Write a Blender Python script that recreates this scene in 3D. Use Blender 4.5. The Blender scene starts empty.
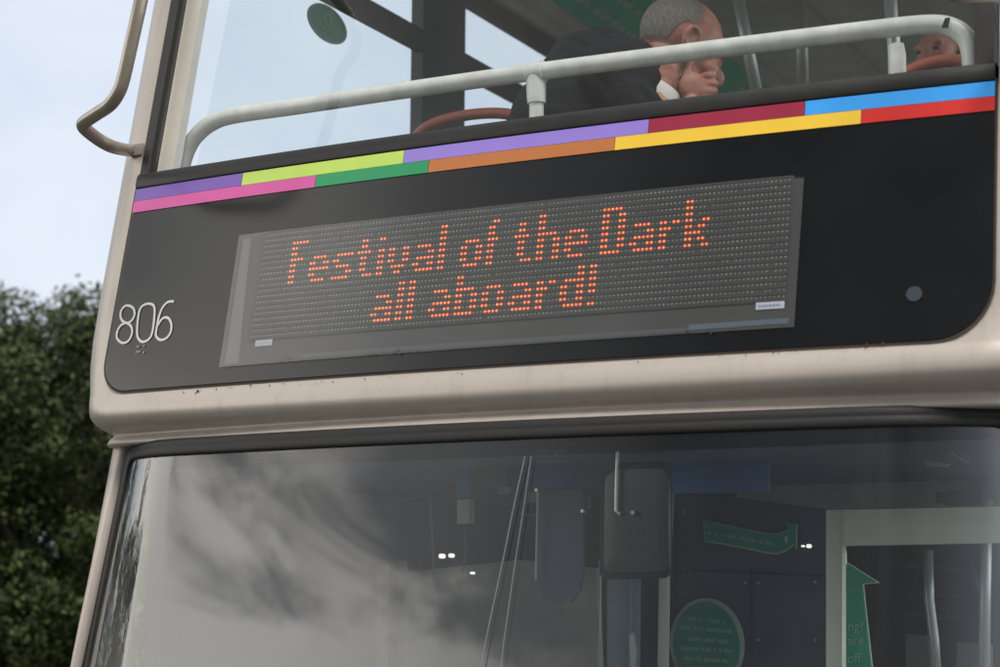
import bpy, bmesh, math, random
import numpy as np
from mathutils import Vector, Matrix

# ------------------------------------------------------------------ camera
S = bpy.context.scene
COL = S.collection
Z0 = 2.35                                   # height of the lower edge of the black destination panel
FPX, YAW, PIT, ROL = 1817.85, 0.4848, 0.1500, 0.0066
CAM = np.array([2.0479, -3.8462, -0.5708])
RHO = 0.2017                                # rake of the upper front
TR, CR, SR = math.tan(RHO), math.cos(RHO), math.sin(RHO)
BUL = 0.05                                  # bulge of the upper front in plan
F_ = np.array([-math.sin(YAW)*math.cos(PIT), math.cos(YAW)*math.cos(PIT), math.sin(PIT)])
R_ = np.cross(F_, [0, 0, 1.0]); R_ /= np.linalg.norm(R_)
U_ = np.cross(R_, F_)
R_, U_ = math.cos(ROL)*R_ + math.sin(ROL)*U_, math.cos(ROL)*U_ - math.sin(ROL)*R_
cd = bpy.data.cameras.new('camera'); cam = bpy.data.objects.new('camera', cd); COL.objects.link(cam)
M = Matrix(((R_[0], U_[0], -F_[0], CAM[0]), (R_[1], U_[1], -F_[1], CAM[1]), (R_[2], U_[2], -F_[2], CAM[2]+Z0), (0, 0, 0, 1)))
cam.matrix_world = M
cd.sensor_width = 36; cd.lens = FPX*36/1000; cd.clip_start = .05; cd.clip_end = 3000
cd.dof.use_dof = True; cd.dof.focus_distance = 4.9; cd.dof.aperture_fstop = 3.2
S.camera = cam

# ------------------------------------------------------------------ light
SUN_AZ, SUN_EL = math.radians(142), math.radians(60)       # azimuth: 0 = towards the bus's tail, 90 = image right
SUN_STRENGTH, SUN_ANGLE = 2.8, math.radians(18)
S.view_settings.view_transform = 'Standard'; S.view_settings.look = 'None'
S.view_settings.exposure = 0.0; S.view_settings.gamma = 1
S.view_settings.use_curve_mapping = False

def dirv(az, el):
    az, el = math.radians(az), math.radians(el)
    return (math.sin(az)*math.cos(el), math.cos(az)*math.cos(el), math.sin(el))

w = bpy.data.worlds.new('World'); S.world = w; w.use_nodes = True
nt = w.node_tree; nt.nodes.clear()
def N(t, **k):
    n = nt.nodes.new(t)
    for a, b in k.items(): setattr(n, a, b)
    return n
def L(a, b): nt.links.new(a, b)
out = N('ShaderNodeOutputWorld'); bg = N('ShaderNodeBackground'); L(bg.outputs[0], out.inputs[0])
bg.inputs[1].default_value = 0.1
sky = N('ShaderNodeTexSky', sky_type='NISHITA', sun_disc=False, sun_elevation=SUN_EL, sun_rotation=SUN_AZ)
sky.dust_density = 2.0
tc = N('ShaderNodeTexCoord')
def lobe(az, el, lo, hi):
    d = N('ShaderNodeVectorMath', operation='DOT_PRODUCT'); d.inputs[1].default_value = dirv(az, el); L(tc.outputs['Generated'], d.inputs[0])
    m = N('ShaderNodeMapRange', interpolation_type='SMOOTHSTEP'); L(d.outputs['Value'], m.inputs[0])
    m.inputs[1].default_value = math.cos(math.radians(lo)); m.inputs[2].default_value = math.cos(math.radians(hi)); return m.outputs[0]
def mixc(f, a, b):
    m = N('ShaderNodeMix', data_type='RGBA'); 
    for i, v in ((0, f), (6, a), (7, b)):
        if hasattr(v, 'is_output'): L(v, m.inputs[i])
        else: m.inputs[i].default_value = v if i == 0 else (*v, 1)
    return m.outputs[2]
def noise(scale, det, zs, rough=.55, dist=.6, off=(0, 0, 0)):
    mp = N('ShaderNodeMapping'); mp.inputs['Scale'].default_value = (1, 1, zs); mp.inputs['Location'].default_value = off
    L(tc.outputs['Generated'], mp.inputs[0])
    n = N('ShaderNodeTexNoise'); n.inputs['Scale'].default_value = scale; n.inputs['Detail'].default_value = det
    n.inputs['Roughness'].default_value = rough; n.inputs['Distortion'].default_value = dist; L(mp.outputs[0], n.inputs[0]); return n.outputs[0]
def ramp(v, a, b):
    m = N('ShaderNodeMapRange', interpolation_type='SMOOTHSTEP'); L(v, m.inputs[0]); m.inputs[1].default_value = a; m.inputs[2].default_value = b; return m.outputs[0]
n1 = ramp(noise(3.2, 6, 2.2), .35, .68)
# thin bright overcast behind the bus, soft blue between the clouds
c_sky = mixc(n1, (7.5, 8.4, 9.8), (9.1, 9.6, 10.4))
# the heavy dark bank ahead of the bus
c_dark = mixc(ramp(noise(2.6, 5, 2.5, off=(3, 1, 0)), .35, .7), (.9, 1.0, 1.15), (2.3, 2.35, 2.4))
c = mixc(lobe(178, 30, 62, 18), c_sky, c_dark)
# the brighter break in the clouds where the light comes through
sep = N('ShaderNodeSeparateXYZ'); L(tc.outputs['Generated'], sep.inputs[0])
def math_(op, a, b):
    m = N('ShaderNodeMath', operation=op)
    for i, v in enumerate((a, b)):
        if hasattr(v, 'is_output'): L(v, m.inputs[i])
        else: m.inputs[i].default_value = v
    return m.outputs[0]
n2 = math_('SUBTRACT', noise(4.2, 8, 3.4, rough=.6, off=(1.3, 0.4, 2.2), dist=.5), .5)
lowbright = math_('MULTIPLY', math_('SUBTRACT', .383, sep.outputs[2]), 13.0)      # the break opens towards the horizon, a ragged dark rim above it
n2 = ramp(math_('ADD', math_('ADD', math_('MULTIPLY', n2, 4.0), lowbright), .50), 0.0, 1.0)
c_br = mixc(n2, (8.5, 8.5, 8.6), (37.0, 35.8, 33.0))
c = mixc(lobe(-120, 19, 40, 8), c, c_br)
c = mixc(lobe(-134, 30, 8, 1), c, (19, 18.6, 17.8))            # a small bright rift above it
c = mixc(lobe(72, 26, 46, 16), c, (30, 29.6, 29))            # bright sky patch added on the door side to light the interior
c = mixc(.9, sky.outputs[0], c)
L(c, bg.inputs[0])

sd = bpy.data.lights.new('sun', 'SUN'); so = bpy.data.objects.new('sun', sd); COL.objects.link(so)
sd.energy = SUN_STRENGTH; sd.angle = SUN_ANGLE; sd.color = (1.0, .955, .88)
so.rotation_euler = Vector(dirv(math.degrees(SUN_AZ), math.degrees(SUN_EL))).to_track_quat('Z', 'Y').to_euler()

# ------------------------------------------------------------------ helpers
def ray(u, v): return CAM, F_ + R_*(u-500)/FPX + U_*(333.5-v)/FPX
def at(u, v, y):                             # the point of the bus at depth y that shows at a place of the photograph
    C, d = ray(u, v); return C + d*(y-C[1])/d[1]
def atx(u, v, x):
    C, d = ray(u, v); return C + d*(x-C[0])/d[0]
def fr(x, t, n=0.0):                         # a point on the raked upper front
    return (x, t*SR - BUL*(1-min(1, (x/1.2)**2)) - n*CR, t*CR + n*SR)
def onfront(u, v):
    C, d = ray(u, v); s = 4.5
    for _ in range(25):
        q = C+s*d; s -= (q[1]-(q[2]*TR-BUL*(1-min(1, (q[0]/1.2)**2))))/(d[1]-d[2]*TR)
    return q[0], q[2]/CR

def mat(name, col, rough=.5, metal=0., coat=0., vary=0., vscale=30., bump=0., bscale=200., emit=None, estr=0., spec=.5, col2=None, sheen=0.):
    m = bpy.data.materials.new(name); m.use_nodes = True; t = m.node_tree; b = t.nodes['Principled BSDF']
    b.inputs['Base Color'].default_value = (*col, 1); b.inputs['Roughness'].default_value = rough; b.inputs['Metallic'].default_value = metal
    b.inputs['Coat Weight'].default_value = coat; b.inputs['Coat Roughness'].default_value = .04; b.inputs['Specular IOR Level'].default_value = spec
    b.inputs['Sheen Weight'].default_value = sheen
    if vary or col2:
        x = t.nodes.new('ShaderNodeTexCoord'); n = t.nodes.new('ShaderNodeTexNoise'); n.inputs['Scale'].default_value = vscale; n.inputs['Detail'].default_value = 5
        t.links.new(x.outputs['Object'], n.inputs[0]); r = t.nodes.new('ShaderNodeMapRange'); r.inputs[1].default_value = .3; r.inputs[2].default_value = .7
        t.links.new(n.outputs[0], r.inputs[0]); mx = t.nodes.new('ShaderNodeMix'); mx.data_type = 'RGBA'; t.links.new(r.outputs[0], mx.inputs[0])
        a = tuple(c*(1-vary) for c in col); z = col2 or tuple(min(1, c*(1+vary)) for c in col)
        mx.inputs[6].default_value = (*a, 1); mx.inputs[7].default_value = (*z, 1); t.links.new(mx.outputs[2], b.inputs['Base Color'])
        rr = t.nodes.new('ShaderNodeMapRange'); rr.inputs[3].default_value = max(0, rough-.06); rr.inputs[4].default_value = min(1, rough+.06)
        t.links.new(n.outputs[0], rr.inputs[0]); t.links.new(rr.outputs[0], b.inputs['Roughness'])
    if bump:
        x = t.nodes.new('ShaderNodeTexCoord'); n = t.nodes.new('ShaderNodeTexNoise'); n.inputs['Scale'].default_value = bscale; n.inputs['Detail'].default_value = 3
        t.links.new(x.outputs['Object'], n.inputs[0]); u = t.nodes.new('ShaderNodeBump'); u.inputs['Strength'].default_value = bump; u.inputs['Distance'].default_value = .01
        t.links.new(n.outputs[0], u.inputs['Height']); t.links.new(u.outputs[0], b.inputs['Normal'])
    if emit: b.inputs['Emission Color'].default_value = (*emit, 1); b.inputs['Emission Strength'].default_value = estr
    return m
def glass(name, tint, ior=1.5, rough=0.0, gain=1.0, dirt=0., wave=0.):
    m = bpy.data.materials.new(name); m.use_nodes = True; t = m.node_tree; t.nodes.clear()
    o = t.nodes.new('ShaderNodeOutputMaterial'); tr = t.nodes.new('ShaderNodeBsdfTransparent'); gl = t.nodes.new('ShaderNodeBsdfGlossy')
    tr.inputs[0].default_value = (*tint, 1); gl.inputs[0].default_value = (1, 1, 1, 1); gl.inputs['Roughness'].default_value = rough
    # Schlick reflectance from the angle of view, the same from either face of the pane
    def mth(op, a, b=None):
        q = t.nodes.new('ShaderNodeMath'); q.operation = op; q.use_clamp = op in ('MULTIPLY',)
        for i, v in ((0, a), (1, b)):
            if v is None: continue
            if hasattr(v, 'is_output'): t.links.new(v, q.inputs[i])
            else: q.inputs[i].default_value = v
        return q.outputs[0]
    ge = t.nodes.new('ShaderNodeNewGeometry'); dt = t.nodes.new('ShaderNodeVectorMath'); dt.operation = 'DOT_PRODUCT'
    t.links.new(ge.outputs['Incoming'], dt.inputs[0]); t.links.new(ge.outputs['Normal'], dt.inputs[1])
    f0 = ((ior-1)/(ior+1))**2
    p5 = mth('POWER', mth('SUBTRACT', 1.0, mth('ABSOLUTE', dt.outputs['Value'])), 5.0)
    fres = mth('MULTIPLY', mth('ADD', mth('MULTIPLY', p5, 1-f0), f0), gain)
    mx = t.nodes.new('ShaderNodeMixShader'); t.links.new(fres, mx.inputs[0]); t.links.new(tr.outputs[0], mx.inputs[1]); t.links.new(gl.outputs[0], mx.inputs[2])
    last = mx.outputs[0]
    if dirt:                                 # a thin film of road dust on the pane
        df = t.nodes.new('ShaderNodeBsdfDiffuse'); df.inputs[0].default_value = (.42, .41, .38, 1)
        x = t.nodes.new('ShaderNodeTexCoord'); n = t.nodes.new('ShaderNodeTexNoise'); n.inputs['Scale'].default_value = 2.2; n.inputs['Detail'].default_value = 6
        mp = t.nodes.new('ShaderNodeMapping'); mp.inputs['Scale'].default_value = (1.6, 1, .8); t.links.new(x.outputs['Object'], mp.inputs[0]); t.links.new(mp.outputs[0], n.inputs[0])
        r = t.nodes.new('ShaderNodeMapRange'); r.inputs[1].default_value = .3; r.inputs[2].default_value = .75; r.inputs[3].default_value = dirt*.4; r.inputs[4].default_value = dirt*1.5
        t.links.new(n.outputs[0], r.inputs[0]); m2 = t.nodes.new('ShaderNodeMixShader'); t.links.new(r.outputs[0], m2.inputs[0]); t.links.new(last, m2.inputs[1]); t.links.new(df.outputs[0], m2.inputs[2]); last = m2.outputs[0]
    if wave:
        x = t.nodes.new('ShaderNodeTexCoord'); n = t.nodes.new('ShaderNodeTexNoise'); n.inputs['Scale'].default_value = 2.0; n.inputs['Detail'].default_value = 1
        u = t.nodes.new('ShaderNodeBump'); u.inputs['Strength'].default_value = wave; u.inputs['Distance'].default_value = .02
        t.links.new(x.outputs['Object'], n.inputs[0]); t.links.new(n.outputs[0], u.inputs['Height']); t.links.new(u.outputs[0], gl.inputs['Normal'])
    t.links.new(last, o.inputs[0]); return m

class MB:
    def __init__(s): s.v = []; s.f = []
    def add(s, vs, fs):
        k = len(s.v); s.v += [tuple(map(float, a)) for a in vs]; s.f += [tuple(i+k for i in f) for f in fs]; return s
    def box(s, a, b):
        x0, y0, z0 = a; x1, y1, z1 = b
        return s.add([(x0,y0,z0),(x1,y0,z0),(x1,y1,z0),(x0,y1,z0),(x0,y0,z1),(x1,y0,z1),(x1,y1,z1),(x0,y1,z1)],
                     [(0,3,2,1),(4,5,6,7),(0,1,5,4),(1,2,6,5),(2,3,7,6),(3,0,4,7)])
    def grid(s, rows, closed=False):
        n = len(rows[0]); vs = [p for r in rows for p in r]; fs = []
        for j in range(len(rows)-1):
            for i in range(n if closed else n-1):
                i2 = (i+1) % n; fs.append((j*n+i, j*n+i2, (j+1)*n+i2, (j+1)*n+i))
        return s.add(vs, fs)
    def tube(s, pts, r, seg=14, cap=True):
        pts = [np.array(p, float) for p in pts]; rows = []; prev = None
        for i, p in enumerate(pts):
            d = pts[min(i+1, len(pts)-1)]-pts[max(i-1, 0)]; d /= np.linalg.norm(d)
            if prev is None:
                a = np.array([0, 0, 1.]) if abs(d[2]) < .9 else np.array([1., 0, 0])
                u = np.cross(d, a)
            else: u = prev-d*(prev@d)
            u /= np.linalg.norm(u); prev = u; w_ = np.cross(d, u); rr = r[i] if hasattr(r, '__len__') else r
            rows.append([p+rr*(math.cos(2*math.pi*k/seg)*u+math.sin(2*math.pi*k/seg)*w_) for k in range(seg)])
        k0 = len(s.v); s.grid(rows, True)
        if cap:
            s.f.append(tuple(k0+k for k in range(seg))[::-1]); e = k0+(len(rows)-1)*seg; s.f.append(tuple(e+k for k in range(seg)))
        return s
    def slab(s, front, d):                   # polygon of points, thickened along the vector d
        n = len(front); d = np.array(d); fr_ = [np.array(p) for p in front]
        return s.add(fr_+[p+d for p in fr_], [tuple(range(n))[::-1], tuple(range(n, 2*n))]+[(i, (i+1) % n, (i+1) % n+n, i+n) for i in range(n)])
    def build(s, name, m, parent=None, smooth=False, z0=Z0, recalc=True):
        me = bpy.data.meshes.new(name); me.from_pydata([(a, b, c+z0) for a, b, c in s.v], [], s.f); me.update()
        if recalc:
            bm = bmesh.new(); bm.from_mesh(me); bmesh.ops.recalc_face_normals(bm, faces=bm.faces); bm.to_mesh(me); bm.free()
        if m: me.materials.append(m)
        if smooth:
            me.polygons.foreach_set('use_smooth', [True]*len(me.polygons))
            if smooth != 'all': me.set_sharp_from_angle(angle=math.radians(40))
        o = bpy.data.objects.new(name, me); COL.objects.link(o)
        if parent: o.parent = parent
        return o
def tag(o, label=None, cat=None, group=None, kind=None):
    for k, v in (('label', label), ('category', cat), ('group', group), ('kind', kind)):
        if v: o[k] = v
    return o
def empty(name, loc=(0, 0, 0)):
    o = bpy.data.objects.new(name, None); o.empty_display_size = .2; o.location = loc; COL.objects.link(o); return o
def catmull(P, k=6, closed=False):
    P = [np.array(p, float) for p in P]; n = len(P); out_ = []
    for i in range(n if closed else n-1):
        g = (lambda j: P[j % n]) if closed else (lambda j: P[max(0, min(n-1, j))])
        a, b, c_, d = g(i-1), g(i), g(i+1), g(i+2)
        for q in range(k):
            t = q/k; out_.append(.5*((2*b)+(c_-a)*t+(2*a-5*b+4*c_-d)*t*t+(3*b-a-3*c_+d)*t**3))
    if not closed: out_.append(P[-1])
    return out_
def rrect(x0, x1, t0, t1, r, k=8):           # rounded rectangle; r = radii bl, br, tr, tl
    o = []
    for (cx, cy, rr, a0) in ((x0+r[0], t0+r[0], r[0], 180), (x1-r[1], t0+r[1], r[1], 270), (x1-r[2], t1-r[2], r[2], 0), (x0+r[3], t1-r[3], r[3], 90)):
        for i in range(k+1):
            a = math.radians(a0+90*i/k); o.append((cx+rr*math.cos(a), cy+rr*math.sin(a)))
    return o
def front_fill(mb, outline, n, nx=48):       # fill a convex outline on the curved front in vertical strips
    xs = [p[0] for p in outline]; a, b = min(xs), max(xs); rows_lo, rows_hi = [], []
    X = sorted(set(list(np.linspace(a, b, nx))+[min(max(p[0], a), b) for p in outline]))
    X = [x for i, x in enumerate(X) if i == 0 or x-X[i-1] > 1e-5]
    m = len(outline)
    for x in X:
        ts = []
        for i in range(m):
            p, q = outline[i], outline[(i+1) % m]
            if (p[0]-x)*(q[0]-x) <= 1e-14:
                if abs(p[0]-q[0]) < 1e-9: ts += [p[1], q[1]]
                else: ts.append(p[1]+(q[1]-p[1])*(x-p[0])/(q[0]-p[0]))
        rows_lo.append(fr(x, min(ts), n)); rows_hi.append(fr(x, max(ts), n))
    mids = [[tuple(np.array(l)*(1-f)+np.array(h)*f) for l, h in zip(rows_lo, rows_hi)] for f in (0, .25, .5, .75, 1)]
    return mb.grid(mids)
def quad_front(mb, x0, x1, t0, t1, n, nx=8): return mb.grid([[fr(x, t, n) for x in np.linspace(x0, x1, nx)] for t in (t0, t1)])

# ------------------------------------------------------------------ materials
champ = mat('champagne_paint', (.475, .418, .375), .42, .14, .06, vary=.05, vscale=3, bump=.02, bscale=60)
def grime(m):
    t = m.node_tree; b = t.nodes['Principled BSDF']; src = b.inputs['Base Color'].links[0].from_socket
    x = t.nodes.new('ShaderNodeTexCoord'); mp = t.nodes.new('ShaderNodeMapping'); mp.inputs['Scale'].default_value = (26, 26, 1.6); t.links.new(x.outputs['Object'], mp.inputs[0])
    n = t.nodes.new('ShaderNodeTexNoise'); n.inputs['Scale'].default_value = 1; n.inputs['Detail'].default_value = 6; n.inputs['Roughness'].default_value = .65; t.links.new(mp.outputs[0], n.inputs[0])
    n2_ = t.nodes.new('ShaderNodeTexNoise'); n2_.inputs['Scale'].default_value = 150; n2_.inputs['Detail'].default_value = 4; t.links.new(x.outputs['Object'], n2_.inputs[0])
    r1 = t.nodes.new('ShaderNodeMapRange'); r1.inputs[1].default_value = .52; r1.inputs[2].default_value = .78; r1.inputs[4].default_value = .30; t.links.new(n.outputs[0], r1.inputs[0])
    r2 = t.nodes.new('ShaderNodeMapRange'); r2.inputs[1].default_value = .64; r2.inputs[2].default_value = .74; r2.inputs[4].default_value = .35; t.links.new(n2_.outputs[0], r2.inputs[0])
    ad = t.nodes.new('ShaderNodeMath'); ad.operation = 'ADD'; ad.use_clamp = True; t.links.new(r1.outputs[0], ad.inputs[0]); t.links.new(r2.outputs[0], ad.inputs[1])
    mx = t.nodes.new('ShaderNodeMix'); mx.data_type = 'RGBA'; t.links.new(ad.outputs[0], mx.inputs[0]); t.links.new(src, mx.inputs[6]); mx.inputs[7].default_value = (.20, .165, .135, 1)
    t.links.new(mx.outputs[2], b.inputs['Base Color'])
grime(champ)
groove = mat('panel_gap_dirt', (.055, .038, .03), .8)
black = mat('gloss_black_panel', (.006, .006, .0065), .19, 0, .0, vary=.2, vscale=5, spec=.62)
rubber = mat('black_rubber', (.012, .0115, .011), .6, bump=.12, bscale=90)
sealm = mat('window_seal', (.012, .0115, .011), .48, vary=.3, vscale=12)
trim = mat('beige_trim', (.80, .71, .60), .55, vary=.05, vscale=8)
white = mat('white_tube', (.74, .74, .70), .4, vary=.12, vscale=22, bump=.03, bscale=80)
greyin = mat('grey_lining', (.66, .64, .60), .7, vary=.1, vscale=6)
cream = mat('cream_lining', (.62, .58, .50), .65, vary=.08, vscale=6)
dark = mat('dark_trim', (.030, .032, .037), .6, vary=.2, vscale=10)
green = mat('green_sign', (.05, .60, .42), .5, vary=.08, vscale=9)
signink = mat('pale_ink', (.5, .66, .58), .6)
navy = mat('navy_panel', (.095, .112, .165), .6, vary=.2, vscale=4)
blueb = mat('blue_blind', (.05, .16, .38), .6, vary=.2, vscale=10)
doorm = mat('pale_door_frame', (.82, .84, .72), .5, vary=.06, vscale=10)
steel = mat('brushed_tube', (.42, .43, .43), .35, .4)
bronze = mat('bronze_tube', (.33, .28, .23), .33, .35, .3, vary=.08, vscale=20)
orange = mat('orange_handle', (.46, .13, .085), .45)
moq = mat('seat_fabric', (.035, .045, .07), .9, vary=.4, vscale=60, sheen=.3)
floorm = mat('bus_floor', (.30, .30, .30), .8, vary=.3, vscale=40)
g_up = glass('upper_window_glass', (.90, .925, .93), 1.45, 0, 1.1, dirt=.04)
g_side = glass('side_window_glass', (.89, .94, .95), 1.45, 0, 1.0)
g_low = glass('windscreen_glass', (.88, .93, .92), 1.52, 0.0, 2.1, dirt=.015)

# ------------------------------------------------------------------ ground
def ground():
    m = mat('asphalt', (.055, .055, .057), .9, vary=.35, vscale=8, bump=.4, bscale=120)
    MB().add([(-900, -900, 0), (900, -900, 0), (900, 900, 0), (-900, 900, 0)], [(0, 1, 2, 3)]).build('ground', mat('grass_ground', (.05, .075, .025), .95, vary=.4, vscale=2), z0=0)['kind'] = 'structure'
    MB().add([(-4.2, -120, .004), (9, -120, .004), (9, 160, .004), (-4.2, 160, .004)], [(0, 1, 2, 3)]).build('road', m, z0=0)['kind'] = 'structure'
    MB().box((-4.36, -120, 0), (-4.2, 160, .12)).build('kerb', mat('kerb_concrete', (.28, .27, .25), .9, vary=.2, vscale=9), z0=0)['kind'] = 'structure'
ground()

# ------------------------------------------------------------------ the bus
bus = tag(empty('double_decker_bus'), 'champagne double decker bus with an orange lit message board across its black front', 'bus')
def part(mb, name, m, parent=bus, smooth=False): return mb.build(name, m, parent, smooth)

HW = 1.345                                   # half width
def plan(d, B, yend, arc=.14, dx=None):             # plan curve of the front from the left flank round to the right flank
    r = arc; xf = HW-r; pts = [(-HW, y) for y in np.linspace(yend, r+.12, 5)]+[(-HW, r)]
    for i in range(1, 9):
        a = math.radians(90*i/8); pts.append((-xf-r*math.cos(a), r-r*math.sin(a)))
    xs = np.linspace(-xf, xf, 60)[1:-1]; pts += [(x, 0) for x in xs]
    for i in range(0, 9):
        a = math.radians(90-90*i/8); pts.append((xf+r*math.cos(a), r-r*math.sin(a)))
    pts += [(HW, y) for y in np.linspace(r+.12, yend, 5)]
    o = []
    for x, y in pts:
        bx = -B*(1-min(1, (x/1.2)**2)); o.append((x*(1-(d if dx is None else dx)/HW), y+d+bx))
    return o
lip = [(.585, 0, .05, 0), (.30, 0, .05, 0), (.16, 0, .05, .002), (.08, 0, .05, .010), (.0, 0, .05, .028), (-.012, -.004, .05, .032), (-.027, -.008, .052, .038), (-.043, -.010, .054, .043), (-.058, -.009, .056, .048), (-.070, -.004, .058, .054), (-.081, .006, .061, .062),
       (-.090, .020, .064, .070), (-.097, .036, .067, .077), (-.102, .052, .070, .081), (-.107, .064, .074, .082), (-.112, .066, .078, .080), (-.120, .058, .082, .077), (-.131, .052, .085, .075), (-.137, .053, .086, .076), (-.140, .08, .086, .08), (-.141, .13, .086, .10)]
YB = 1.2
mb = MB(); rows = []
for z, d, B, dx in lip: rows.append([(x, y+z*TR, z) for x, y in plan(d, B, YB, dx=dx)])
mb.grid(rows); part(mb, 'front_shell', champ, smooth='all')
# pillars either side of the upper window, and the roof dome
for s in (-1, 1):
    mb = MB(); rows = []
    for t in np.linspace(.585/CR, 1.78, 14):
        z = t*CR; pl = [(x, y) for x, y in plan(0, BUL, .16+.12) if x*s > 1.195]
        rows.append([(x, y+z*TR, z) for x, y in pl])
    mb.grid(rows); part(mb, 'corner_pillar', champ, smooth='all')
mb = MB(); rows = []
for k in range(9):
    a = math.radians(90*k/8); d = .35*(1-math.cos(a)); z = 1.78*CR+.32*math.sin(a)
    rows.append([(x, y+1.78*SR, z) for x, y in plan(d, BUL*(1-k/8), 1.0)])
mb.grid(rows); part(mb, 'roof_dome', champ, smooth='all')
mb = MB()
prof = [(-1.252, 1.737), (-1.285, 1.82), (-1.18, 1.97), (-.94, 2.06), (-.5, 2.09), (.5, 2.09), (.94, 2.06), (1.18, 1.97), (1.285, 1.82), (1.252, 1.737)]
mb.grid([[(x, y, z) for x, z in prof] for y in (.85, 5, 10.4)]); part(mb, 'roof', champ, smooth=True)

# black destination panel with its gap, seal band and window border
mb = MB(); front_fill(mb, rrect(-1.210, 1.2045, -.005, .614, (.094, .134, .01, .01)), .0025); part(mb, 'panel_gap', groove)
mb = MB(); front_fill(mb, rrect(-1.204, 1.199, .002, .612, (.090, .130, .004, .004)), .005); panel = part(mb, 'destination_panel', black, smooth='all')
# seal band: slightly raised rubber under the upper window
mb = MB()
secs = [(.6055, .003), (.6065, .009), (.615, .0125), (.640, .0115), (.650, .006), (.652, -.03)]
mb.grid([[fr(x, t, n) for x in np.linspace(-1.204, 1.199, 60)] for t, n in secs]); part(mb, 'window_seal', sealm, smooth=True)
for x0, x1 in ((-1.200, -1.170), (1.152, 1.199)):
    mb = MB(); mb.grid([[fr(x, t, n) for t in np.linspace(.651, 1.74, 10)] for x, n in ((x0, .001), (x0, .006), (x1-.004, .006), (x1, .003), (x1, -.04))]); part(mb, 'window_border', sealm)
mb = MB(); mb.grid([[fr(x, t, n) for x in np.linspace(-1.204, 1.199, 30)] for t, n in ((1.70, -.03), (1.70, .006), (1.76, .006))]); part(mb, 'window_header', sealm)
mb = MB(); mb.grid([[fr(x, t, -.006) for x in np.linspace(-1.172, 1.155, 40)] for t in np.linspace(.648, 1.71, 10)]); part(mb, 'upper_window', g_up, smooth='all')

# two rows of coloured blocks
cols = dict(purple=(.20, .10, .46), lime=(.52, .72, .12), lilac=(.31, .21, .68), crimson=(.33, .018, .055), sky=(.045, .36, .90), pink=(.66, .095, .36), green=(.012, .30, .11), rust=(.52, .17, .045), yellow=(.90, .58, .05), red=(.66, .028, .022))
def paintm(n): return mat('vinyl_'+n, cols[n], .38, vary=.03, vscale=12, coat=.15)
T0, T1, T2 = .531, .566, .603
for nm, x0, x1 in (('purple', -1.203, -.815), ('lime', -.815, -.294), ('lilac', -.294, .387), ('crimson', .387, .771), ('sky', .771, 1.199)):
    tag(part(quad_front(MB(), x0+.0006, x1-.0006, T1+.0004, T2, .0075), 'colour_block', paintm(nm), smooth='all'), nm.replace('sky', 'sky blue')+' colour block in the upper stripe')
for nm, x0, x1 in (('pink', -1.203, -.564), ('green', -.564, -.215), ('rust', -.215, .302), ('yellow', .302, .903), ('red', .903, 1.199)):
    tag(part(quad_front(MB(), x0+.0006, x1-.0006, T0, T1-.0004, .0075), 'colour_block', paintm(nm), smooth='all'), nm+' colour block in the lower stripe')

# fleet number drawn with a thin rounded stroke
def stroke(mb, P, wd, n, closed=False, k=6):
    P = catmull(P, k, closed); m = len(P); A, B_ = [], []
    for i in range(m):
        a = P[(i-1) % m] if closed or i else P[0]; b = P[(i+1) % m] if closed or i < m-1 else P[-1]
        d = b-a; d /= np.linalg.norm(d)+1e-12; q = np.array([-d[1], d[0]])*wd/2; A.append(fr(*(P[i]+q), n)); B_.append(fr(*(P[i]-q), n))
    if closed: A.append(A[0]); B_.append(B_[0])
    mb.grid([A, B_])
def zp(l): return [onfront(100+a/7.41, 280+b/7.41) for a, b in l]
ink = mat('white_vinyl', (.62, .60, .57), .5)
mb = MB()
stroke(mb, zp([(217, 195), (258, 215), (268, 262), (245, 308), (207, 325), (170, 297), (165, 248), (185, 210)]), .0071, .0072, True)
stroke(mb, zp([(207, 325), (243, 350), (250, 400), (225, 455), (180, 473), (140, 440), (140, 390), (166, 345)]), .0071, .0076, True)
part(mb, 'fleet_digit', ink)
mb = MB(); stroke(mb, zp([(378, 182), (412, 202), (416, 260), (402, 380), (378, 440), (328, 465), (292, 430), (288, 350), (303, 240), (330, 196)]), .0071, .0072, True); part(mb, 'fleet_digit', ink)
mb = MB(); stroke(mb, zp([(560, 166), (515, 170), (475, 212), (448, 280), (430, 370), (427, 420), (458, 450), (502, 438), (535, 392), (540, 330), (515, 287), (475, 292), (438, 345)]), .0071, .0072); part(mb, 'fleet_digit', ink)
mb = MB()
for a, b, l in ((275, 540, 35), (282, 500, 22), (330, 495, 14), (325, 545, 14)):
    stroke(mb, zp([(a, b), (a+l, b-3)]), .006, .0072, k=2)
part(mb, 'small_mark', mat('worn_ink', (.25, .24, .23), .6))
mb = MB(); cx, ct = onfront(915, 295)
front_fill(mb, [(cx+.0175*math.cos(a), ct+.0175*math.sin(a)) for a in np.linspace(0, 2*math.pi, 25)[:-1]], .0075, 6); part(mb, 'light_sensor', mat('sensor_lens', (.055, .068, .085), .25))
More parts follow.
